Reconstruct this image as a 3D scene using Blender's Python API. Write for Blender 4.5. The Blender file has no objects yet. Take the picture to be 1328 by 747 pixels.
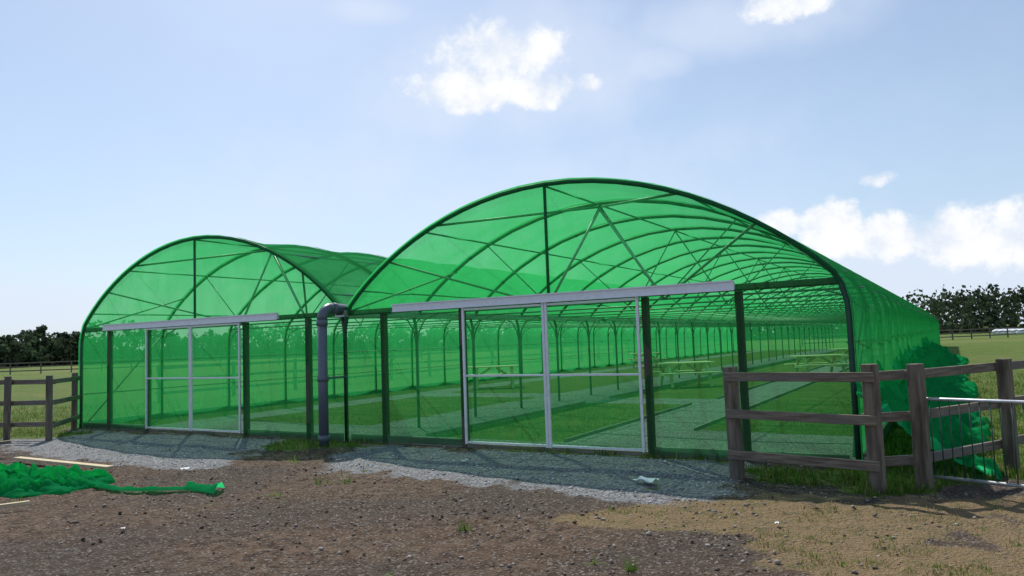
import bpy, math, random
import numpy as np
from mathutils import Vector, Matrix
random.seed(7); rng=np.random.default_rng(7)
sc=bpy.context.scene
sc.view_settings.view_transform='Standard'; sc.view_settings.look='None'
sc.view_settings.exposure=0; sc.view_settings.gamma=1
# ---------------------------------------------------------------- camera
F=968.0; ROLL=math.atan(0.035); H=1.6
PITCH=math.atan((443-373.5)*math.cos(ROLL)/F)
def ray(x,y):
    px=x-664; py=-(y-373.5); c,s=math.cos(-ROLL),math.sin(-ROLL)
    q=(c*px-s*py, s*px+c*py, F); cp,sp=math.cos(PITCH),math.sin(PITCH)
    return np.array([q[0], q[2]*cp-q[1]*sp, q[2]*sp+q[1]*cp])
def gnd(x,y,z=0):
    r=ray(x,y); t=(z-H)/r[2]; return (r[0]*t,r[1]*t)
cam=bpy.data.cameras.new("camera"); camo=bpy.data.objects.new("camera",cam)
sc.collection.objects.link(camo); sc.camera=camo
cam.lens=36*F/1328; cam.sensor_width=36; cam.clip_end=9000; cam.clip_start=0.05
fw=Vector((0,math.cos(PITCH),math.sin(PITCH))); up0=Vector((0,-math.sin(PITCH),math.cos(PITCH))); rt0=Vector((1,0,0))
rt=math.cos(ROLL)*rt0-math.sin(ROLL)*up0; up=math.sin(ROLL)*rt0+math.cos(ROLL)*up0
M=Matrix((rt,up,-fw)).transposed().to_4x4(); M.translation=(0,0,H); camo.matrix_world=M
# building frame
D=np.array([0.86192085,-0.50704285]); O=np.array([-9.80828887,16.97173293]); N=np.array([-D[1],D[0]])
ANG=math.atan2(D[1],D[0])
def W(u,v,z=0): 
    p=O+u*D+v*N; return (p[0],p[1],z)
def toUV(x,y):
    return (x-O[0])*D[0]+(y-O[1])*D[1], (x-O[0])*N[0]+(y-O[1])*N[1]
# ---------------------------------------------------------------- light
SUN_EL=math.radians(50); SUN_AZ=math.radians(-17)  # clockwise from +Y
sd=Vector((math.sin(SUN_AZ)*math.cos(SUN_EL),math.cos(SUN_AZ)*math.cos(SUN_EL),math.sin(SUN_EL)))
sun=bpy.data.lights.new("sun","SUN"); sun.energy=5.0; sun.angle=math.radians(0.53); sun.color=(1,0.95,0.87)
suno=bpy.data.objects.new("sun",sun); sc.collection.objects.link(suno); suno.location=(0,0,60)
suno.rotation_euler=sd.to_track_quat('Z','Y').to_euler()
# ---------------------------------------------------------------- node helpers
def nodes(mat):
    mat.use_nodes=True; nt=mat.node_tree; nt.nodes.clear(); return nt
class NT:
    def __init__(s,nt): s.nt=nt
    def n(s,t,**k):
        nd=s.nt.nodes.new(t)
        for a,b in k.items(): setattr(nd,a,b)
        return nd
    def put(s,sock,val):
        if isinstance(val,bpy.types.NodeSocket): s.nt.links.new(val,sock)
        elif val is not None:
            try: sock.default_value=val
            except Exception: sock.default_value=(*val,1)
    def m(s,op,a,b=None,c=None,clamp=False):
        nd=s.n('ShaderNodeMath',operation=op); nd.use_clamp=clamp
        s.put(nd.inputs[0],a); s.put(nd.inputs[1],b); s.put(nd.inputs[2],c); return nd.outputs[0]
    def vm(s,op,a,b=None):
        nd=s.n('ShaderNodeVectorMath',operation=op); s.put(nd.inputs[0],a); s.put(nd.inputs[1],b)
        return nd.outputs['Value'] if op in('DOT_PRODUCT','LENGTH') else nd.outputs[0]
    def mix(s,f,a,b):
        nd=s.n('ShaderNodeMix',data_type='RGBA'); s.put(nd.inputs[0],f)
        for i,v in ((6,a),(7,b)): s.put(nd.inputs[i],(*v,1) if isinstance(v,tuple) and len(v)==3 else v)
        return nd.outputs[2]
    def noise(s,vec,scale,detail=4,rough=0.55,out='Fac'):
        nd=s.n('ShaderNodeTexNoise'); s.put(nd.inputs['Vector'],vec); nd.inputs['Scale'].default_value=scale
        nd.inputs['Detail'].default_value=detail; nd.inputs['Roughness'].default_value=rough; return nd.outputs[out]
    def vor(s,vec,scale,out='Color',feature='F1'):
        nd=s.n('ShaderNodeTexVoronoi',feature=feature); s.put(nd.inputs['Vector'],vec); nd.inputs['Scale'].default_value=scale; return nd.outputs[out]
    def sm(s,x,lo,hi,a=0.0,b=1.0):
        nd=s.n('ShaderNodeMapRange',interpolation_type='SMOOTHSTEP'); s.put(nd.inputs[0],x)
        for i,v in zip((1,2,3,4),(lo,hi,a,b)): s.put(nd.inputs[i],v)
        return nd.outputs[0]
    def bump(s,h,strength,dist=0.02):
        nd=s.n('ShaderNodeBump'); nd.inputs['Strength'].default_value=strength; nd.inputs['Distance'].default_value=dist
        s.put(nd.inputs['Height'],h); return nd.outputs[0]
def pmat(name,c1,c2,rough=0.7,metal=0.0,scale=8,stretch=(1,1,1),bump=0.3,bd=0.004,c3=None,detail=5):
    mat=bpy.data.materials.new(name); t=NT(nodes(mat))
    tc=t.n('ShaderNodeTexCoord'); mp=t.n('ShaderNodeMapping'); mp.inputs['Scale'].default_value=stretch
    t.put(mp.inputs[0],tc.outputs['Object']); v=mp.outputs[0]
    n1=t.noise(v,scale,detail); col=t.mix(t.sm(n1,0.3,0.7),c1,c2)
    if c3: col=t.mix(t.sm(t.noise(v,scale*0.23,3),0.45,0.7),col,c3)
    b=t.n('ShaderNodeBsdfPrincipled'); t.put(b.inputs['Base Color'],col); b.inputs['Metallic'].default_value=metal
    t.put(b.inputs['Roughness'],t.sm(n1,0.2,0.8,rough-0.1,min(1,rough+0.1)))
    if bump: t.put(b.inputs['Normal'],t.bump(n1,bump,bd))
    o=t.n('ShaderNodeOutputMaterial'); t.put(o.inputs[0],b.outputs[0]); return mat
def netmat(name,cov,dif,trl,tr,var=0.12,cmin=.28):
    mat=bpy.data.materials.new(name); t=NT(nodes(mat))
    g=t.n('ShaderNodeNewGeometry'); tc=t.n('ShaderNodeTexCoord')
    cs=t.m('MAXIMUM',t.m('ABSOLUTE',t.vm('DOT_PRODUCT',g.outputs['Normal'],g.outputs['Incoming'])),cmin)
    mp=t.n('ShaderNodeMapping'); mp.inputs['Scale'].default_value=(2,2,0.5); t.put(mp.inputs[0],tc.outputs['Object'])
    n1=t.noise(mp.outputs[0],1.3,2,0.6)
    mp2=t.n('ShaderNodeMapping'); mp2.inputs['Scale'].default_value=(14,14,0.5); t.put(mp2.inputs[0],tc.outputs['Object'])
    n2=t.noise(mp2.outputs[0],3.0,1,0.7)
    c=t.m('ADD',t.m('MULTIPLY_ADD',t.m('SUBTRACT',n1,0.5),var*2.4,cov),t.m('MULTIPLY',t.m('SUBTRACT',n2,0.5),var*1.5))
    T=t.m('POWER',t.m('SUBTRACT',1.0,c,clamp=True),t.m('DIVIDE',1.0,cs))
    col=t.mix(n1,dif,tuple(x*1.25 for x in dif)); colt=t.mix(n2,trl,tuple(min(1,x*1.2) for x in trl))
    d=t.n('ShaderNodeBsdfDiffuse'); t.put(d.inputs[0],col)
    l=t.n('ShaderNodeBsdfTranslucent'); t.put(l.inputs[0],colt)
    mx=t.n('ShaderNodeMixShader'); mx.inputs[0].default_value=0.6; t.put(mx.inputs[1],d.outputs[0]); t.put(mx.inputs[2],l.outputs[0])
    p=t.n('ShaderNodeBsdfTransparent'); p.inputs[0].default_value=(*tr,1)
    m2=t.n('ShaderNodeMixShader'); t.put(m2.inputs[0],T); t.put(m2.inputs[1],mx.outputs[0]); t.put(m2.inputs[2],p.outputs[0])
    o=t.n('ShaderNodeOutputMaterial'); t.put(o.inputs[0],m2.outputs[0]); return mat
NETR=netmat("shade_net_roof",0.42,(0.03,0.24,0.08),(0.055,0.54,0.17),(0.74,0.97,0.79))
NETF=netmat("shade_net_wall",0.25,(0.03,0.22,0.075),(0.055,0.48,0.16),(0.80,0.97,0.84),var=0.08)
NETP=netmat("shade_net_folded",0.80,(0.012,0.24,0.085),(0.025,0.50,0.17),(0.4,0.9,0.5))
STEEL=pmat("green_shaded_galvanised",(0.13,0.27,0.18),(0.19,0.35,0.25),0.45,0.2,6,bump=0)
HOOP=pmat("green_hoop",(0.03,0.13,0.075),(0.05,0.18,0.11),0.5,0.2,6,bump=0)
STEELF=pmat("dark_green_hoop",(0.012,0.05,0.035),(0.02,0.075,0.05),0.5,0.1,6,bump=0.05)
ALU=pmat("aluminium",(0.70,0.70,0.74),(0.80,0.80,0.84),0.42,0.2,10,bump=0.04)
POSTM=pmat("treated_timber_dark",(0.055,0.05,0.035),(0.10,0.085,0.06),0.85,0,12,(1,1,0.12),0.5)
BOARD=pmat("weathered_board",(0.16,0.14,0.12),(0.26,0.24,0.21),0.85,0,9,(0.2,0.2,3),0.5)
FENCE=pmat("fence_timber",(0.07,0.052,0.038),(0.22,0.175,0.13),0.9,0,14,(1,1,0.15),0.8,0.01,c3=(0.14,0.125,0.11))
RAIL=pmat("fence_rail_timber",(0.10,0.075,0.055),(0.24,0.195,0.15),0.9,0,14,(0.25,0.25,3),0.8,0.01,c3=(0.15,0.135,0.12))
PALE=pmat("new_timber",(0.42,0.33,0.2),(0.55,0.46,0.3),0.8,0,12,(0.2,2,2),0.3)
PVC=pmat("grey_pvc",(0.10,0.115,0.15),(0.12,0.135,0.17),0.4,0,5,bump=0.02)
GALV=pmat("galvanised_steel",(0.42,0.44,0.46),(0.55,0.57,0.6),0.4,0.6,12,bump=0.05)
PAPER=pmat("white_paper",(0.6,0.64,0.68),(0.74,0.76,0.78),0.8,0,20,bump=0.1)
TABLE=pmat("picnic_table_wood",(0.60,0.55,0.32),(0.72,0.67,0.42),0.8,0,10,(0.3,2,2),0.3)
# ---------------------------------------------------------------- mesh builder
class MB:
    def __init__(s): s.v=[];s.f=[];s.mi=[]
    def add(s,vs,fs,m=0):
        b=len(s.v); s.v+= [tuple(p) for p in vs]; s.f+=[tuple(b+i for i in q) for q in fs]; s.mi+=[m]*len(fs)
    def tube(s,pts,r,n=8,m=0):
        P=[Vector(p) for p in pts]; vs=[];fs=[]
        prev=None
        for i,p in enumerate(P):
            t=(P[min(i+1,len(P)-1)]-P[max(i-1,0)]).normalized()
            if prev is None:
                a=Vector((0,0,1)) if abs(t.z)<0.9 else Vector((1,0,0)); x=t.cross(a).normalized()
            else: x=(prev-t*prev.dot(t)).normalized()
            prev=x; y=t.cross(x); rr=r[i] if isinstance(r,(list,tuple)) else r
            for k in range(n):
                a=2*math.pi*k/n; vs.append(p+x*rr*math.cos(a)+y*rr*math.sin(a))
        for i in range(len(P)-1):
            for k in range(n):
                k2=(k+1)%n; fs.append((i*n+k,i*n+k2,(i+1)*n+k2,(i+1)*n+k))
        fs.append(tuple(range(n))[::-1]); fs.append(tuple((len(P)-1)*n+k for k in range(n)))
        s.add(vs,fs,m)
    def beam(s,p0,p1,w,h,m=0,up=(0,0,1)):
        p0=Vector(p0);p1=Vector(p1);t=(p1-p0).normalized();u=Vector(up)
        if abs(t.dot(u))>0.95: u=Vector((0,1,0))
        x=t.cross(u).normalized(); y=x.cross(t).normalized(); vs=[]
        for p in (p0,p1):
            for a,b in ((-1,-1),(1,-1),(1,1),(-1,1)): vs.append(p+x*w/2*a+y*h/2*b)
        s.add(vs,[(0,3,2,1),(4,5,6,7),(0,1,5,4),(1,2,6,5),(2,3,7,6),(3,0,4,7)],m)
    def grid(s,P,m=0):
        a=len(P);b=len(P[0]); vs=[p for r in P for p in r]
        s.add(vs,[(i*b+j,(i+1)*b+j,(i+1)*b+j+1,i*b+j+1) for i in range(a-1) for j in range(b-1)],m)
    def obj(s,name,mats,parent=None,smooth=False,bevel=0):
        me=bpy.data.meshes.new(name); me.from_pydata(s.v,[],s.f)
        for m in (mats if isinstance(mats,list) else [mats]): me.materials.append(m)
        me.polygons.foreach_set("material_index",s.mi)
        if smooth: me.polygons.foreach_set("use_smooth",[True]*len(s.f))
        me.update(); o=bpy.data.objects.new(name,me); sc.collection.objects.link(o)
        if parent: o.parent=parent
        if bevel:
            b=o.modifiers.new("bevel",'BEVEL'); b.width=bevel; b.segments=2; b.limit_method='ANGLE'
        return o
def empty(name,loc=(0,0,0),rz=0):
    e=bpy.data.objects.new(name,None); sc.collection.objects.link(e); e.location=loc; e.rotation_euler=(0,0,rz); return e
def vnoise(x,y,seed=0):
    xi=np.floor(x);yi=np.floor(y);xf=x-xi;yf=y-yi
    def h(a,b):
        q=np.sin(a*127.1+b*311.7+seed*74.7)*43758.5453; return q-np.floor(q)
    u=xf*xf*(3-2*xf);w=yf*yf*(3-2*yf)
    return (h(xi,yi)*(1-u)+h(xi+1,yi)*u)*(1-w)+(h(xi,yi+1)*(1-u)+h(xi+1,yi+1)*u)*w
def fbm(x,y,seed=0,o=4):
    r=0;a=0.5
    for i in range(o): r=r+a*vnoise(x*2**i,y*2**i,seed+i*3.3); a*=0.5
    return r/(1-0.5**o)
def sstep(x,a,b):
    t=np.clip((x-a)/(b-a),0,1); return t*t*(3-2*t)
def polysd(x,y,P):
    d=np.full(x.shape,1e9); ins=np.zeros(x.shape,bool); n=len(P)
    for i in range(n):
        ax,ay=P[i];bx,by=P[(i+1)%n]; ex,ey=bx-ax,by-ay
        t=np.clip(((x-ax)*ex+(y-ay)*ey)/(ex*ex+ey*ey),0,1)
        d=np.minimum(d,np.hypot(x-ax-t*ex,y-ay-t*ey))
        if ay!=by:
            c=((ay>y)!=(by>y))&(x<(bx-ax)*(y-ay)/(by-ay)+ax); ins^=c
    return np.where(ins,d,-d)
# ---------------------------------------------------------------- ground
FP=[(2.41,8.35),(3.50,7.41),(3.99,7.47),(5.42,8.33)]
FDX,FDY=1.43,0.86
behind=[(4.0,8.85),(2.6,8.9),(2.41,8.3),(3.45,7.35),(4.1,7.4),(5.42,8.25),(5.42+FDX*400,8.25+FDY*400),(3000,3000),(1500,2600)]
padL=[(0.3,-.1),(7.0,-.15),(7.3,-1.4),(8.3,-2.9),(7,-3.2),(5,-3.0),(3.3,-2.9),(1.5,-2.6),(0.2,-2.0)]
padR=[(8.7,-.2),(14.95,0.0),(15.1,-1.2),(15.0,-2.2),(13.9,-2.75),(12.5,-2.5),(11.2,-2.2),(9.8,-2.2),(8.9,-1.2)]
def zones(x,y):
    u,v=toUV(x,y); n=fbm(x*1.3,y*1.3,1)-.5; n2=fbm(x*4,y*4,5)-.5
    dd=n*1.1+n2*0.9
    gp=np.maximum(sstep(polysd(u,v,padL)+dd*0.8,-.3,.35),sstep(polysd(u,v,padR)+dd*0.8,-.3,.35))
    inside=(u>0)&(u<16)&(v>0)&(v<60)
    g=sstep(polysd(x,y,behind)+dd*1.0,-.35,.3)
    left=(u<0.1)&(v>-1.3)|(x<-10.2)&(y>14.9)
    g=np.maximum(g,np.where(left,0.9,0.0)*sstep(n+.5,.2,.5))
    g=np.maximum(g,np.where((v>60)|((v>0)&((u<0)|(u>16))),1.0,0.0))
    g=np.maximum(g,np.where(y>30,1.0,0.0))
    st=np.exp(-((u-7.6)/0.9)**2-((v+0.55)/0.55)**2)*1.4; g=np.maximum(g,sstep(st+dd*1.2,.35,.9))
    w=np.exp(-(v/0.22)**2)*((u>-.5)&(u<16.5))*0.9; g=np.maximum(g,sstep(w+dd,.55,1.1))
    w=np.exp(-((u-.5)/1.2)**2-((v+1.0)/.9)**2)*1.2; g=np.maximum(g,sstep(w+dd,.5,1.0))
    strips=[(9.0,11.7,.9,7.5),(13.2,15.9,2.8,60),(9.0,11.9,9.0,60),(2.6,6.8,2.0,9),(2.6,6.8,10.5,60),(0,1.4,0.6,60)]
    gi=np.zeros(x.shape)
    for a,b,c,d in strips:
        q=np.minimum(np.minimum(u-a,b-u),np.minimum(v-c,d-v)); gi=np.maximum(gi,sstep(q+n*.25+n2*.2,-.12,.16))
    gp=np.where(inside,1-gi,gp); g=np.where(inside,gi,g)
    dry=sstep(fbm(x*.9+3,y*.9,9)+(fbm(x*3,y*3,19)-.5)*.5+0.5*sstep(x,.6,3.3)*sstep(-y,-8.4,-6.5)-0.3*sstep(-x,-.3,3)+0.55*np.exp(-((x-.9)/.9)**2-((y-6.75)/.35)**2)-.1,.5,.85)
    dry=np.where(v<0,dry,0); 
    return gp,g,dry
def hz(x,y,gp): return (fbm(x*1.1,y*1.1,20)-.5)*.06+(np.abs(fbm(x*5,y*5,22,4)-.5))*.10*(1-gp*.75)
def axis(lo,hi,step,lo2,hi2,mid=None):
    a=list(np.arange(lo,hi,step)); s=step; q=a[0]
    left=[]
    while q>lo2: s*=1.22; q-=s; left.append(q)
    right=[]; q=a[-1]; s=step
    if mid:
        while q<mid: s=min(s*1.1,0.4); q+=s; right.append(q)
    while q<hi2: s*=1.22; q+=s; right.append(q)
    return np.array(left[::-1]+a+right)
xs=axis(-12,7,.07,-3500,3500,mid=40); ys=axis(4.5,16,.06,-300,4500,mid=75)
X,Y=np.meshgrid(xs,ys,indexing='xy'); gp,gg,dr=zones(X,Y); U,V=toUV(X,Y)
outd=((V<-.1)|(U<-.1)|(U>16.1))
near=((Y<25)&(np.abs(X)<25)&outd)
Z=np.where(near,hz(X,Y,gp)-.01,0)
big=sstep(fbm(X*.55+9,Y*.8,41,3),.35,.65)
nx,ny=len(xs),len(ys)
co=np.stack([X,Y,Z],-1).reshape(-1,3).astype(np.float32)
ii,jj=np.meshgrid(np.arange(nx-1),np.arange(ny-1)); b=(jj*nx+ii).ravel()
fa=np.stack([b,b+1,b+1+nx,b+nx],1).astype(np.int32)
me=bpy.data.meshes.new("ground"); me.vertices.add(len(co)); me.vertices.foreach_set("co",co.ravel())
me.loops.add(fa.size); me.loops.foreach_set("vertex_index",fa.ravel()); me.polygons.add(len(fa))
me.polygons.foreach_set("loop_start",np.arange(0,fa.size,4)); me.update(calc_edges=True)
me.polygons.foreach_set("use_smooth",[True]*len(fa))
at=me.color_attributes.new("zone",'FLOAT_COLOR','POINT')
at.data.foreach_set("color",np.stack([gp,gg,dr,np.ones_like(gp)],-1).reshape(-1).astype(np.float32))
at=me.attributes.new("patch",'FLOAT','POINT'); at.data.foreach_set("value",big.reshape(-1).astype(np.float32))
gr=bpy.data.objects.new("ground",me); sc.collection.objects.link(gr)
mat=bpy.data.materials.new("ground"); t=NT(nodes(mat)); me.materials.append(mat)
tc=t.n('ShaderNodeTexCoord'); v=tc.outputs['Object']
at=t.n('ShaderNodeAttribute'); at.attribute_name="zone"; sp=t.n('ShaderNodeSeparateColor'); t.put(sp.inputs[0],at.outputs['Color'])
ap=t.n('ShaderNodeAttribute'); ap.attribute_name="patch"
nb=t.noise(v,0.8,4,.6); nm=t.noise(v,7,5,.65); nf=t.noise(v,45,4,.7); vc=t.vor(v,55); vcg=t.vor(v,38); vd=t.vor(v,38,'Distance')
sv=t.n('ShaderNodeSeparateColor'); t.put(sv.inputs[0],vc); sg=t.n('ShaderNodeSeparateColor'); t.put(sg.inputs[0],vcg)
dirt=t.mix(t.sm(nm,.35,.65),(0.06,0.038,0.027),(0.185,0.122,0.082))
dirt=t.mix(t.sm(nb,.4,.65,0,.7),dirt,(0.13,0.085,0.057))
dirt=t.mix(t.m('MULTIPLY',ap.outputs['Fac'],t.sm(nm,.3,.6,.3,.8)),dirt,(0.075,0.062,0.055))
dirt=t.mix(t.m('MULTIPLY',t.sm(sv.outputs[0],.75,.8),.7),dirt,t.mix(sv.outputs[1],(0.12,.095,.08),(0.34,.30,.27)))
dirt=t.mix(t.sm(nf,.42,.3,0,.8),dirt,(0.03,0.021,0.016))
grav=t.mix(sg.outputs[0],(0.17,0.17,0.185),(0.50,0.50,0.52)); grav=t.mix(t.sm(vd,.35,.7,0,.6),grav,(0.08,.08,.085))
grav=t.mix(t.sm(nm,.5,.72,0,.6),grav,(0.23,.185,.15))
gs=t.mix(t.sm(nm,.3,.7),(0.06,0.12,0.018),(0.14,0.21,0.035)); gs=t.mix(t.sm(nb,.45,.7,0,.8),gs,(0.20,0.21,0.06)); gs=t.mix(t.sm(nf,.3,.7,.35,0),gs,(0.03,.055,.01))
farn=t.noise(v,0.03,3,.6); gs=t.mix(t.sm(farn,.45,.62,0,.5),gs,(0.19,0.195,0.065))
dry=t.mix(nf,(0.17,0.11,0.06),(0.40,0.295,0.155)); dry=t.mix(t.sm(nm,.50,.64,0,.6),dry,(0.095,.115,.03))
jig=t.m('MULTIPLY',t.m('SUBTRACT',nf,.5),1.2); jig2=t.m('MULTIPLY',t.m('SUBTRACT',nm,.5),.9)
def zmask(s): return t.sm(t.m('ADD',t.m('ADD',s,jig),jig2),.3,.7)
col=t.mix(t.m('MULTIPLY',zmask(sp.outputs[2]),.8),dirt,dry); col=t.mix(zmask(sp.outputs[0]),col,grav); col=t.mix(zmask(sp.outputs[1]),col,gs)
bs=t.n('ShaderNodeBsdfPrincipled'); t.put(bs.inputs['Base Color'],col); bs.inputs['Roughness'].default_value=.95; bs.inputs['Specular IOR Level'].default_value=.15
hh=t.m('ADD',t.m('ADD',nf,t.m('MULTIPLY',nm,1.2)),t.m('MULTIPLY',vd,-.5)); t.put(bs.inputs['Normal'],t.bump(hh,1.0,.045))
o=t.n('ShaderNodeOutputMaterial'); t.put(o.inputs[0],bs.outputs[0])
def gz(x,y):
    x=np.asarray(x,float);y=np.asarray(y,float);u,v=toUV(x,y)
    gp,_,_=zones(x,y)
    return np.where(((v<-.1)|(u<-.1)|(u>16.1))&(y<25),hz(x,y,gp)-.01,0)
def attrmat(name,rough=.9,trans=0):
    mat=bpy.data.materials.new(name); t=NT(nodes(mat)); a=t.n('ShaderNodeAttribute'); a.attribute_name="col"
    tc=t.n('ShaderNodeTexCoord'); n=t.noise(tc.outputs['Object'],30 if not trans else 3,2)
    c=t.mix(t.sm(n,.3,.7,0,.35),a.outputs['Color'],(0.03,.03,.02))
    d=t.n('ShaderNodeBsdfDiffuse'); t.put(d.inputs[0],c); o=t.n('ShaderNodeOutputMaterial')
    if trans:
        l=t.n('ShaderNodeBsdfTranslucent'); t.put(l.inputs[0],c); m=t.n('ShaderNodeMixShader'); m.inputs[0].default_value=trans
        t.put(m.inputs[1],d.outputs[0]); t.put(m.inputs[2],l.outputs[0]); t.put(o.inputs[0],m.outputs[0])
    else: t.put(o.inputs[0],d.outputs[0])
    return mat
def npmesh(name,co,fa,cols,mat):
    k=fa.shape[1]; me=bpy.data.meshes.new(name); me.vertices.add(len(co)); me.vertices.foreach_set("co",co.astype(np.float32).ravel())
    me.loops.add(fa.size); me.loops.foreach_set("vertex_index",fa.astype(np.int32).ravel()); me.polygons.add(len(fa))
    me.polygons.foreach_set("loop_start",np.arange(0,fa.size,k)); me.update(calc_edges=True)
    at=me.color_attributes.new("col",'FLOAT_COLOR','POINT'); at.data.foreach_set("color",np.concatenate([cols,np.ones((len(co),1))],1).astype(np.float32).ravel())
    me.materials.append(mat); o=bpy.data.objects.new(name,me); sc.collection.objects.link(o); return o
def stones(n,name):
    d=rng.random(n)**.8*13+4.4; a=(rng.random(n)-.5)*1.35; x=d*np.tan(a)*.75; y=d
    g,gr_,dry_=zones(x,y); u,v=toUV(x,y); cl=fbm(x*2,y*2,77); keep=(v<-.05)&(gr_<.6)&(rng.random(n)<(np.clip(cl*1.6-.3,.1,1)+.45*g)); x,y,g=x[keep],y[keep],g[keep]; n=len(x)
    big=rng.random(n)**7; r=.004+.02*big
    base=np.array([[1,0,0],[-1,0,0],[0,1,0],[0,-1,0],[0,0,.7],[0,0,-.7]],float)
    vs=base[None]*(1+ (rng.random((n,6,1))-.5)*.7)*r[:,None,None]; vs+= (rng.random((n,6,3))-.5)*r[:,None,None]*.5
    th=rng.random(n)*6.28; c,s=np.cos(th)[:,None],np.sin(th)[:,None]
    vx=vs[...,0]*c-vs[...,1]*s; vy=vs[...,0]*s+vs[...,1]*c; vs=np.stack([vx+x[:,None],vy+y[:,None],vs[...,2]+(gz(x,y)+r*.3)[:,None]],-1)
    fb=np.array([[0,2,4],[2,1,4],[1,3,4],[3,0,4],[2,0,5],[1,2,5],[3,1,5],[0,3,5]])
    fa=(fb[None]+np.arange(n)[:,None,None]*6).reshape(-1,3)
    k=rng.random((n,1)); col=np.where(g[:,None]>.5,np.array([[.24,.25,.265]])+k*.35,np.array([[.10,.072,.055]])+k**1.5*np.array([[.34,.31,.29]]))
    return npmesh(name,vs.reshape(-1,3),fa,np.repeat(col,6,0),attrmat("stone"))
stones(42000,"gravel_stones")
def blades(x,y,h,cols,name,w=.006):
    n=len(x); th=rng.random(n)*6.28; lean=(rng.random(n)*.6)*h; la=rng.random(n)*6.28; z=gz(x,y)-.005
    wx,wy=np.cos(th)*w*(.6+h*6),np.sin(th)*w*(.6+h*6)
    A=np.stack([x-wx,y-wy,z],-1);B=np.stack([x+wx,y+wy,z],-1)
    mx,my=x+np.cos(la)*lean*.35,y+np.sin(la)*lean*.35
    C=np.stack([mx+wx*.6,my+wy*.6,z+h*.6],-1);E=np.stack([mx-wx*.6,my-wy*.6,z+h*.6],-1); T=np.stack([x+np.cos(la)*lean,y+np.sin(la)*lean,z+h],-1)
    vs=np.stack([A,B,C,E,T],1).reshape(-1,3); k=np.arange(n)[:,None]*5
    fa=np.concatenate([k+np.array([[0,1,2]]),k+np.array([[0,2,3]]),k+np.array([[3,2,4]])],0)
    return npmesh(name,vs,fa,np.repeat(cols,5,0),attrmat("grass_blade",trans=.4))
def grass():
    n=330000; y=4.6+rng.random(n)**1.3*20; x=(rng.random(n)-.5)*2*y*.78
    gp,g,dr=zones(x,y); u,v=toUV(x,y); cl=fbm(x*5,y*5,31); 
    ins=(u>-.05)&(u<16.05)&(v>0)
    pr=np.where(g>.5,1.0,0)*sstep(cl,.3,.6)
    pr=np.maximum(pr,.6*sstep(dr,.4,.9)*sstep(cl,.54,.70)); pr=np.where(ins,pr*.4*(v<9),pr)
    pr*=np.clip(1.3-y/25,.25,1)
    k=rng.random(n)<pr; x,y,g,cl,ins=x[k],y[k],g[k],cl[k],ins[k]
    h=(.02+.07*rng.random(len(x))**1.5)*np.where(g>.5,1+.7*cl,.5); h=np.where(ins,.035+.02*rng.random(len(x)),h)
    r=rng.random((len(x),1)); green=np.array([[.07,.15,.02]])+r*np.array([[.08,.10,.02]]); yel=np.array([[.27,.23,.08]])+r*.08
    isy=(rng.random((len(x),1))<np.where(g>.5,.2,.65)[:,None])&~ins[:,None]
    return blades(x,y,h,np.where(isy,yel,green),"grass")
grass()
# ---------------------------------------------------------------- polytunnel
LEN=60; BAY=2.0
def prof(s): return 2.15+1.75*(max(0,1-s*s))**.85
def archpts(u0,n=28,off=0,legs=(True,True)):
    P=[]
    if legs[0]: P+=[(u0-off,0.0),(u0-off,1.0),(u0-off,1.75),(u0+.012-off,1.95),(u0+.06-off*.9,2.14)]
    else: P+=[(u0,2.13),(u0+.06-off*.5,2.2)]
    for i in range(n+1):
        s=-.965*math.cos(math.pi*i/n); P.append((u0+4+s*(4+off*.8),prof(s)-.03*s*s+off*(1-.6*s*s)))
    if legs[1]: P+=[(u0+7.94+off*.9,2.14),(u0+7.988+off,1.95),(u0+8+off,1.75),(u0+8+off,1.0),(u0+8+off,0.0)]
    else: P+=[(u0+7.94+off*.5,2.2),(u0+8,2.13)]
    return P
ROOT=empty("shade_net_polytunnel",(O[0],O[1],0),ANG)
mb=MB()
for u0 in (0,8):
    mb.tube([(u,0,z) for u,z in archpts(u0,32)],.035,10)
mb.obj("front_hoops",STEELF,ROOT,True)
mb=MB()
for u0 in (0,8):
    for k in range(1,int(LEN/BAY)+1):
        v=k*BAY; mb.tube([(u,v,z) for u,z in archpts(u0,20,legs=(u0==0,True))],.03,6)
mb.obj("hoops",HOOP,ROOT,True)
mb=MB()
for u0 in (0,8):
    c=u0+4
    for k in range(1,int(LEN/BAY)+1):
        v=k*BAY
        mb.tube([(u0,v,2.2),(u0+8,v,2.2)],.018,6)
        if k%2==1:
            for sg in (-1,1):
                mb.tube([(c,v,3.86),(c+sg*1.05,v,2.2)],.014,5)
                mb.tube([(c+sg*2.3,v,prof(2.3/4)),(c+sg*1.05,v,2.2)],.012,5)
        for e,sg in ((u0,1),(u0+8,-1)):
            mb.tube([(e,v,1.55),(e+sg*.06,v,1.85),(e+sg*.2,v,2.08),(e+sg*.55,v,2.2)],.016,5)
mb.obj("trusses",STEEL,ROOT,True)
mb=MB()
for u0 in (0,8):
    c=u0+4
    for s in (-.9,-.55,0,.55,.9):
        mb.tube([(c+4*s,0,prof(s)-.03),(c+4*s,LEN,prof(s)-.03)],.016,6)
    for sg in (-1,1):
        mb.tube([(c,2,3.84),(c+sg*2,0,prof(.5)-.02)],.022,6)
        mb.tube([(c+sg*3,0,prof(.75)-.02),(c+sg*1.05,2,2.2)],.02,6)
        mb.tube([(c+sg*3.95,0,2.2),(c+sg*3.0,2,2.95)],.018,6)
mb.tube([(0.06,0.1,0.1),(0.06,2,2.1)],.018,6); mb.tube([(15.94,.1,.1),(15.94,2,2.1)],.018,6)
mb.tube([(15.94,LEN-.1,.1),(15.94,LEN-2,2.1)],.018,6)
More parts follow.
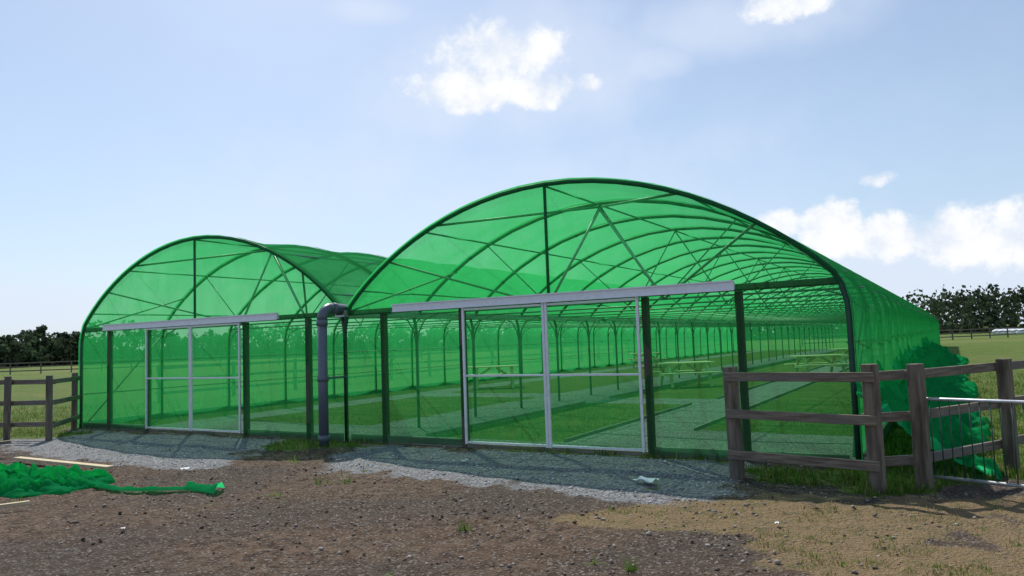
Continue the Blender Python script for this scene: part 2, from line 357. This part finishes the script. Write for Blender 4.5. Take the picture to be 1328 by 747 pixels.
for e in (0.04,15.96):
    for z in (.75,1.45): mb.tube([(e,0,z),(e,LEN,z)],.012,5)
mb.obj("purlins_and_braces",STEEL,ROOT,True)
mb=MB()
for sg in (-1,1):
    mb.tube([(12+0,1.98,3.8),(12+sg*1.05,1.98,2.22)],.024,6)
    mb.tube([(4+0,1.98,3.8),(4+sg*1.05,1.98,2.22)],.024,6)
mb.obj("ridge_braces",GALV,ROOT,True)
mb=MB()
for u0 in (0,8): mb.tube([(u0+4,-.01,2.2),(u0+4,-.01,3.87)],.025,8)
mb.obj("gable_posts",STEELF,ROOT,True)
mb=MB()
for u in (1.05,2.42,5.45,7.1,8.85,10.44,13.46,14.72): mb.beam((u,.03,-.05),(u,.03,2.14),.09,.09,0,up=(0,1,0))
mb.beam((0.05,.03,2.19),(7.95,.03,2.19),.07,.09); mb.beam((8.05,.03,2.19),(15.95,.03,2.19),.07,.09)
mb.obj("timber_posts",POSTM,ROOT,bevel=.006)
mb=MB()
for a,b_ in ((.1,2.4),(5.5,7.9),(8.1,10.4),(13.5,15.9),(2.4,5.5),(10.4,13.5)):
    hh=.13 if not (a in(2.4,10.4)) else .06
    mb.beam((a,.02,hh/2-.03),(b_,.02,hh/2-.03),.04,hh+.05)
mb.beam((16.06,0,.06),(16.06,LEN,.06),.035,.16); mb.beam((-.06,0,.06),(-.06,LEN,.06),.035,.16)
mb.obj("base_boards",BOARD,ROOT)
mb=MB()
for a,b_,c,d in ((9.0,11.7,.9,7.5),(9.0,11.9,9.0,40)):
    for p,q in (((a,c+.02),(a,d-.02)),((b_,c+.02),(b_,d-.02))): mb.beam((*p,.01),(*q,.01),.03,.08)
mb.beam((13.2,2.8,.01),(13.2,40,.01),.03,.08)
mb.obj("bed_edging",BOARD,ROOT)
mb=MB()
for a,b_ in ((1.0,6.45),(9.15,14.7)):
    mb.beam((a,-.085,2.21),(b_,-.085,2.21),.05,.10); mb.beam((a,-.115,2.27),(b_,-.115,2.27),.03,.018); mb.beam((a,-.115,2.155),(b_,-.115,2.155),.03,.014)
mb.obj("door_tracks",ALU,ROOT)
mb=MB()
def door(a,b_):
    for u in (a,b_): mb.beam((u,-.07,.06),(u,-.07,2.15),.04,.03,0,up=(0,1,0))
    for z in (.09,1.10,2.12): mb.beam((a+.025,-.07,z),(b_-.025,-.07,z),.03,.03)
for a,b_ in ((2.5,5.38),(10.52,13.38)):
    m_=(a+b_)/2; door(a,m_-.025); door(m_+.025,b_)
mb.obj("door_frames",ALU,ROOT,bevel=.003)
def rip(u,z,k=0): 
    return .02*math.sin(u*2.1+k)+.015*math.sin(z*3.3+u*.7+k*2)
mb=MB()
for a,b_ in ((2.5,3.91),(3.97,5.38),(10.52,11.92),(11.98,13.38)):
    mb.grid([[(a+(b_-a)*i/8,-.055+.012*math.sin(i*.78)*math.sin(j*.7),.09+2.03*j/8) for j in range(9)] for i in range(9)])
mb.obj("door_nets",NETF,ROOT,True)
mb=MB()
for a,b_ in ((0.02,2.45),(5.42,7.98),(8.02,10.47),(13.43,15.98)):
    n=max(4,int((b_-a)/.15)); mb.grid([[(a+(b_-a)*i/n,-.02+rip(a+i*.15,j*.3)*.5,.02+2.15*j/8) for j in range(9)] for i in range(n+1)])
mb.obj("front_wall_nets",NETF,ROOT,True)
mb=MB()
for u0 in (0,8):
    rows=[]
    for i in range(41):
        s=-.985*math.cos(math.pi*i/40); top=prof(s)+.01; u=u0+4+4*s
        rows.append([(u,-.045+rip(u,2.17+(top-2.17)*j/8)*.8*math.sin(math.pi*j/8),2.155+(top-2.155)*j/8) for j in range(9)])
    mb.grid(rows)
mb.obj("gable_nets",netmat("shade_net_gable",0.28,(0.03,0.23,0.08),(0.055,0.50,0.17),(0.77,0.97,0.82),var=.08),ROOT,True)
mb=MB()
for u0 in (0,8):
    mb.grid([[(u0+4-3.98*math.cos(math.pi*i/30),LEN+.03,z*(prof(-math.cos(math.pi*i/30)))/8) for z in range(9)] for i in range(31)])
mb.obj("back_wall_nets",NETR,ROOT,True)
mb=MB(); mb2=MB()
for u0 in (0,8):
    A=archpts(u0,32,.035,legs=(u0==0,u0==8)); rows=[]
    nv=int(LEN/BAY)*4
    for i in range(nv+1):
        v=-.05+ (LEN+.1)*i/nv; fr=(i%4)/4; sag=.075*math.sin(math.pi*fr)*(.6+.8*random.random()); row=[]
        for (u,z) in A:
            cu,cz=u0+4,1.6; dx,dz=cu-u,cz-z; L=math.hypot(dx,dz) or 1
            if z<2.1: dx,dz,L=(1 if u<cu else -1),0,1
            k=sag*(1 if z>2.1 else .9); row.append((u+dx/L*k,v,z+dz/L*k))
        rows.append(row)
    mb.grid(rows)
    B=archpts(u0,28,.045,legs=(u0==0,u0==8))
    for k in range(0,int(LEN/BAY)+1): mb2.grid([[(u,k*BAY+d_,z) for u,z in B] for d_ in (-.05,.06)])
mb.obj("roof_net",NETR,ROOT,True)
mb2.obj("net_seams",NETR,ROOT,True)
mb=MB(); mb.beam((8,-.12,2.14),(8,LEN,2.14),.2,.03); mb.beam((7.9,-.12,2.19),(7.9,LEN,2.19),.015,.09); mb.beam((8.1,-.12,2.19),(8.1,LEN,2.19),.015,.09)
mb.obj("valley_gutter",GALV,ROOT)
mb=MB(); pts=[(8.02,-.02,2.26),(8.02,-.3,2.27)]
for k in range(1,7):
    a=math.pi/2*k/6; pts.append((8.02,-.36-.2*math.sin(a),2.07+.2*math.cos(a)))
mb.tube(pts,.085,16); mb.tube([(8.02,-.56,2.1),(8.02,-.56,.0)],.08,16)
for z in (2.02,1.1,.12): mb.tube([(8.02,-.56,z+.05),(8.02,-.56,z-.05)],.093,16)
mb.tube([(8.02,-.22,2.265),(8.02,-.32,2.27)],.097,16)
mb.beam((8.02,-.5,1.1),(8.02,-.0,1.1),.03,.03)
mb.obj("downpipe",PVC,ROOT,True)
# ---------------------------------------------------------------- picnic tables
def table(u,v,rz):
    x,y,_=W(u,v); e=empty("picnic_table",(x,y,0),rz)
    m=MB()
    for k in range(5): m.beam((-.9,-.3+.15*k,.74),(.9,-.3+.15*k,.74),.135,.04)
    m.obj("tabletop",TABLE,e,bevel=.004)
    for sg in (-1,1):
        m=MB()
        for k in range(2): m.beam((-.9,sg*(.62+.15*k),.44),(.9,sg*(.62+.15*k),.44),.135,.04)
        m.obj("seat",TABLE,e,bevel=.004)
    m=MB()
    for xx in (-.62,.62):
        m.beam((xx,-.32,.69),(xx,.32,.69),.045,.09); m.beam((xx,-.8,.38),(xx,.8,.38),.045,.09)
        for sg in (-1,1): m.beam((xx+.045,sg*.25,.70),(xx+.045,sg*.62,0),.045,.09,up=(1,0,0))
        m.beam((xx*.9,0,.40),(xx*.15,0,.70),.04,.07)
    m.obj("frame",TABLE,e)
table(9.6,13.6,.1); table(2.9,12.9,.05); table(12.9,18.3,.0); table(13.0,27.5,.05); table(3,28,.1); table(12.9,40,.1)
# ---------------------------------------------------------------- fences
def fence(name,posts,runs,ph=1.24,pw=.12,rails=(1.13,.72,.28),rh=.095,front=False):
    e=empty(name); m=MB()
    for i,(x,y) in enumerate(posts):
        a=random.uniform(-.02,.02); b_=random.uniform(-.015,.015); z=float(gz(x,y))
        m.beam((x,y,z-.1),(x+a,y+b_,ph+random.uniform(-.02,.02)),pw,pw,0,up=(FDX,FDY,0))
    m.obj("posts",FENCE,e,bevel=.008)
    m=MB()
    for a,b_ in runs:
        p=Vector(posts[a]);q=Vector(posts[b_]); d=(q-p).normalized(); nn=Vector((-d.y,d.x))
        sg=-1 if nn.dot(-p)<0 else 1
        off=nn*(-sg)*(pw/2+.022); 
        if front and a==0: off=-off
        for z in rails:
            z0=z+random.uniform(-.012,.012); z1=z+random.uniform(-.012,.012)
            m.beam((*(p+off-d*.06),z0),(*(q+off+d*.05),z1),.04,rh)
    m.obj("rails",RAIL,e,bevel=.005); return e
fp=FP+[(5.42+FDX*k*1.1,8.33+FDY*k*1.1) for k in (1,2,3)]
fence("wooden_fence",fp,[(0,1),(1,2),(2,3),(3,4),(4,5),(5,6)],front=True)
fence("wooden_fence",[(-9.75,16.6),(-9.2,14.82),(-10.2,15.07),(-12.1,15.5),(-14,16),(-16,16.5)],[(0,1),(1,2),(2,3),(3,4),(4,5)],front=True)
lf=[(-115+3.0*k,72+.25*k) for k in range(36)]
fence("wooden_fence",lf,[(i,i+1) for i in range(35)],rails=(1.15,.75,.35),rh=.12)
rf=[(30+3*k,78+1.3*k) for k in range(16)]
fence("wooden_fence",rf,[(i,i+1) for i in range(15)],rails=(1.15,.75,.35),rh=.12)
lf2=[W(-6,6+3*k)[:2] for k in range(22)]
fence("wooden_fence",lf2,[(i,i+1) for i in range(21)])
def barrier():
    p=Vector((3.98,7.60)); d=Vector((.64,-.77)).normalized(); L=2.3; e=empty("crowd_barrier"); m=MB()
    def q(s,z,o=0): 
        a=p+d*s; return (a.x+d.y*o,a.y-d.x*o,z)
    z0,z1=.13,.89
    loop=[q(.1,z0),q(L-.1,z0),q(L-.03,z0+.03),q(L,z0+.1),q(L,z1-.1),q(L-.03,z1-.03),q(L-.1,z1),q(.1,z1),q(.03,z1-.03),q(0,z1-.1),q(0,z0+.1),q(.03,z0+.03),q(.1,z0)]
    m.tube(loop,.017,8); m.obj("frame",GALV,e,True); m=MB()
    for k in range(1,26): m.tube([q(k*L/26,z0),q(k*L/26,z1)],.006,6)
    m.obj("bars",STEELF,e,True); m=MB()
    for s in (.12,L-.2): m.tube([q(s,.0,-.22),q(s,.07,-.1),q(s,z0,0),q(s,.07,.1),q(s,.0,.22)],.012,6)
    m.obj("feet",GALV,e,True)
barrier()
# ---------------------------------------------------------------- loose net
def sheet(name,fn,nu,nv,mat,parent=None):
    m=MB(); m.grid([[fn(i/(nu-1),j/(nv-1)) for j in range(nv)] for i in range(nu)]); return m.obj(name,mat,parent,True)
def nz(a,b_,s=0,o=4): return float(fbm(np.array(a),np.array(b_),s,o))
def skirt(a,b_):
    v=-.5+30*a**1.5; u=16.12+(1.15+.9*(nz(v*1.1,1,3)-.5))*b_; w=nz(v*3.2,b_*4,11); w2=nz(v*8,b_*9,12,2)
    z=.02+(.72*(1-b_)**1.5)*(.5+nz(v*1.5,3,8))+.55*abs(w-.5)*2*(1-b_*.55)+.12*abs(w2-.5)*2
    if b_>.98: z=.01
    p=W(u+.25*(nz(v*4,b_*5,17)-.5),v); return (p[0],p[1],z)
sheet("loose_netting",skirt,420,34,NETP)
def heap(a,b_):
    cx,cy=gnd(30,633); x=cx-1.35+2.5*a; y=cy-.62+1.24*b_; r=math.hypot((a-.42)/.56,(b_-.5)/.5)
    k=max(0,1-r**2*(.6+.9*nz(a*4,b_*4,2))); w=abs(nz(a*7,b_*6,4)-.5)*2; w2=abs(nz(a*18,b_*14,14,2)-.5)*2
    z=.33*k**.6*(.25+1.0*w+.5*w2)+.03*w if k>0 else -.05
    x+=.22*(nz(a*8,b_*8,6)-.5); y+=.22*(nz(a*8,b_*8,16)-.5); return (x,y,z+.0)
sheet("loose_netting",heap,120,80,NETP)
def tail(a,b_):
    x0,y0=gnd(70,632); x1,y1=gnd(283,641); x=x0+(x1-x0)*a; y=y0+(y1-y0)*a+(b_-.5)*(.16+.30*max(0,a-.8)*3)+.1*math.sin(a*9)
    w=nz(a*16,b_*3,5); z=.03+.12*w*math.sin(math.pi*b_)*(.5+.7*(a>.8)); return (x,y,z)
sheet("loose_netting",tail,110,9,NETP)
def plank(a,b_,z,w=.1,h=.035,mat=PALE):
    m=MB(); m.beam((*gnd(*a),z),(*gnd(*b_),z+.01),w,h); m.obj("timber_plank",mat,None,bevel=.003)
plank((22,600),(143,614),.07,.11); plank((-30,668),(38,660),.06,.06); plank((-20,597),(14,594),.25,.12,.05,RAIL)
def paper(px,py,s,h=.03):
    x,y=gnd(px,py); a=random.random()*3; m=MB()
    m.grid([[(x+s*((i/5-.5)*math.cos(a)-(j/5-.5)*.7*math.sin(a)),y+s*((i/5-.5)*math.sin(a)+(j/5-.5)*.7*math.cos(a)),float(gz(x,y))+.012+h*nz(i*.9+px,j*.9,3)) for j in range(6)] for i in range(6)])
    m.obj("paper_litter",PAPER,None,True)
paper(838,629,.24,.08); paper(603,599,.13,.05); paper(240,609,.11,.04); paper(160,690,.045); paper(1008,687,.045,.03)
m=MB()
for k in range(5):
    cx,cy=gnd(1295+8*k,433.5); r=.9
    P=[[(cx+r*(1.2+.2*math.sin(k))*math.sin(math.pi*i/10)*math.cos(2*math.pi*j/14),cy+r*.7*math.sin(math.pi*i/10)*math.sin(2*math.pi*j/14),.35+.45*math.cos(math.pi*i/10)*(1+.3*nz(i+k,j*.8))) for j in range(15)] for i in range(11)]
    m.grid(P)
m.obj("white_sacks",PAPER,None,True)
# ---------------------------------------------------------------- treeline
def trees():
    cs=[];cc=[]; tr=MB()
    def tree(x,y,h,w,n,ls):
        k=int(6+w*1.0); 
        cl=[(random.gauss(0,.28)*w,random.gauss(0,.28)*w,h*random.uniform(.3,.86),random.uniform(.16,.3)*w) for _ in range(k)]
        cl.append((0,0,h*.86,.18*w)); tone=random.uniform(.7,1.3)
        for _ in range(n):
            c=random.choice(cl); d=Vector((random.gauss(0,1),random.gauss(0,1),random.gauss(0,1))).normalized()*random.random()**.35*c[3]
            z=max(.1,c[2]+d.z*.85); cs.append((x+c[0]+d.x,y+c[1]+d.y,z,ls*random.uniform(.6,1.3)))
            g=tone*random.uniform(.6,1.4); cc.append((.055*g,.085*g,.045*g))  # leaf colour lightened, aerial haze painted into it
        tr.tube([(x,y,-.2),(x+.1,y,h*.35),(x-.1,y+.1,h*.7)],[.035*h,.025*h,.01*h],6)
        for q in range(3):
            c=random.choice(cl); tr.tube([(x,y,h*.3),(x+c[0]*.6,y+c[1]*.6,c[2]*.85)],[.015*h,.006*h],5)
    az=-52
    while az<52:
        a=math.radians(az); px=664+968*math.tan(a)
        if px<130: d=170+random.uniform(-12,30); h=random.choice([4,5,5.6,6.2]); st=.8
        elif px>1180: d=190+random.uniform(-10,30); h=random.uniform(8,10.8); st=1.0
        else: d=185+random.uniform(-15,25); h=random.uniform(4.5,9); st=1.5
        tree(d*math.sin(a)/1,d*math.cos(a),h,h*random.uniform(.9,1.25),380,.5); az+=st*random.uniform(.7,1.2)
    for px,d,h,w in ((54,150,8.6,6.0),(84,160,7.0,6),(99,160,7.2,6),(5,160,5.8,6)):
        r=ray(px,465); x=r[0]/r[1]*d; tree(x,d,h,w,900,.42)
    for k in range(1700):
        a=math.radians(random.uniform(-54,54)); d=random.uniform(172,182)
        for _ in range(7):
            cs.append((d*math.sin(a)+random.gauss(0,1.2),d*math.cos(a)+random.gauss(0,1),abs(random.gauss(0,1.6)),.7)); g=random.uniform(.6,1.3); cc.append((.055*g,.08*g,.045*g))  # hedge leaves carry the same painted-in distance haze
    A=np.array(cs); C=np.array(cc); n=len(A)
    t1=rng.normal(size=(n,3)); t1/=np.linalg.norm(t1,axis=1)[:,None]; t2=rng.normal(size=(n,3)); t2=np.cross(t1,t2); t2/=np.linalg.norm(t2,axis=1)[:,None]
    s=A[:,3:4]; P=A[:,:3]; vs=np.stack([P-t1*s,P-t2*s*.7,P+t1*s,P+t2*s*.7],1).reshape(-1,3)
    fa=np.arange(n*4).reshape(-1,4)
    o=npmesh("treeline",vs,fa,np.repeat(C,4,0),attrmat("foliage_hazed",trans=.3))
    tr.obj("trunks",POSTM,o)
trees()
# ---------------------------------------------------------------- world
w=bpy.data.worlds.new("World"); sc.world=w; w.use_nodes=True; nt=w.node_tree; nt.nodes.clear(); t=NT(nt)
sky=t.n('ShaderNodeTexSky'); sky.sky_type='NISHITA'; sky.sun_disc=False; sky.sun_elevation=SUN_EL; sky.sun_rotation=SUN_AZ
sky.altitude=50; sky.air_density=1.1; sky.dust_density=0.9; sky.ozone_density=2.2
tc=t.n('ShaderNodeTexCoord'); dv=tc.outputs['Generated']; sx=t.n('ShaderNodeSeparateXYZ'); t.put(sx.inputs[0],dv)
azn=t.m('ARCTAN2',sx.outputs[0],sx.outputs[1]); eln=t.m('ARCSINE',sx.outputs[2])
def azel(px,py):
    r=ray(px,py); return math.atan2(r[0],r[1]), math.atan2(r[2],math.hypot(r[0],r[1]))
def blobs(L):
    acc=None
    for cx,cy,rx,ry,am in L:
        a,e=azel(cx,cy); a1,_=azel(cx+rx,cy); _,e1=azel(cx,cy-ry)
        p=t.m('DIVIDE',t.m('SUBTRACT',azn,a),abs(a1-a)); q=t.m('DIVIDE',t.m('SUBTRACT',eln,e),abs(e1-e))
        r2=t.m('ADD',t.m('MULTIPLY',p,p),t.m('MULTIPLY',q,q)); val=t.m('MULTIPLY',t.m('SUBTRACT',1.0,r2),am)
        acc=val if acc is None else t.m('MAXIMUM',acc,val)
    return acc
nA=t.noise(dv,17,7,.62); nB=t.noise(dv,5,4,.6)
hard=blobs([(645,68,92,50,1.2),(605,118,95,32,1.3),(700,118,60,26,1.2),(762,109,24,14,.9),
 (1020,2,75,30,1.2),(1137,232,28,12,1.0),
 (1078,295,50,42,1.3),(1150,308,60,36,1.3),(1240,305,80,44,1.3),(1325,305,75,48,1.3),(1010,290,40,20,1),(1430,290,90,70,1.2)])
soft=blobs([(845,85,60,28,.8),(480,15,60,22,.9),(660,110,230,100,.9),(1200,360,260,80,1.6),(1340,340,180,80,1.5),(40,395,150,34,1.0),(640,250,420,90,.4),(1000,20,190,60,.8)])
hm=t.sm(t.m('ADD',t.m('MAXIMUM',hard,-1.5),t.m('MULTIPLY',t.m('SUBTRACT',nA,.5),4.4)),-.1,.95)
smk=t.m('MULTIPLY',t.sm(t.m('ADD',t.m('MAXIMUM',soft,-1.5),t.m('MULTIPLY',t.m('SUBTRACT',nB,.5),2.6)),-.4,1.3),.7)
veil=t.m('MULTIPLY',t.sm(t.noise(dv,2.2,5,.6),.4,.8),.18)
haze=t.m('MULTIPLY_ADD',t.m('POWER',t.m('SUBTRACT',1.0,t.m('ABSOLUTE',sx.outputs[2]),clamp=True),7.0),.50,.24)
SK=0.115
skyc=t.mix(haze,sky.outputs[0],(5.4,6.8,9.0)); skyc=t.mix(veil,skyc,(7,7.9,9.2)); skyc=t.mix(smk,skyc,(6.6,7.3,8.6))
ccol=t.mix(t.sm(nA,.38,.62),(6.8,7.4,8.4),(8.7,8.8,9.0)); skyc=t.mix(hm,skyc,ccol)
bg=t.n('ShaderNodeBackground'); t.put(bg.inputs[0],skyc); bg.inputs[1].default_value=SK
o=t.n('ShaderNodeOutputWorld'); t.put(o.inputs[0],bg.outputs[0])
try:
    w.cycles.sampling_method='MANUAL'; w.cycles.sample_map_resolution=512
except Exception: pass
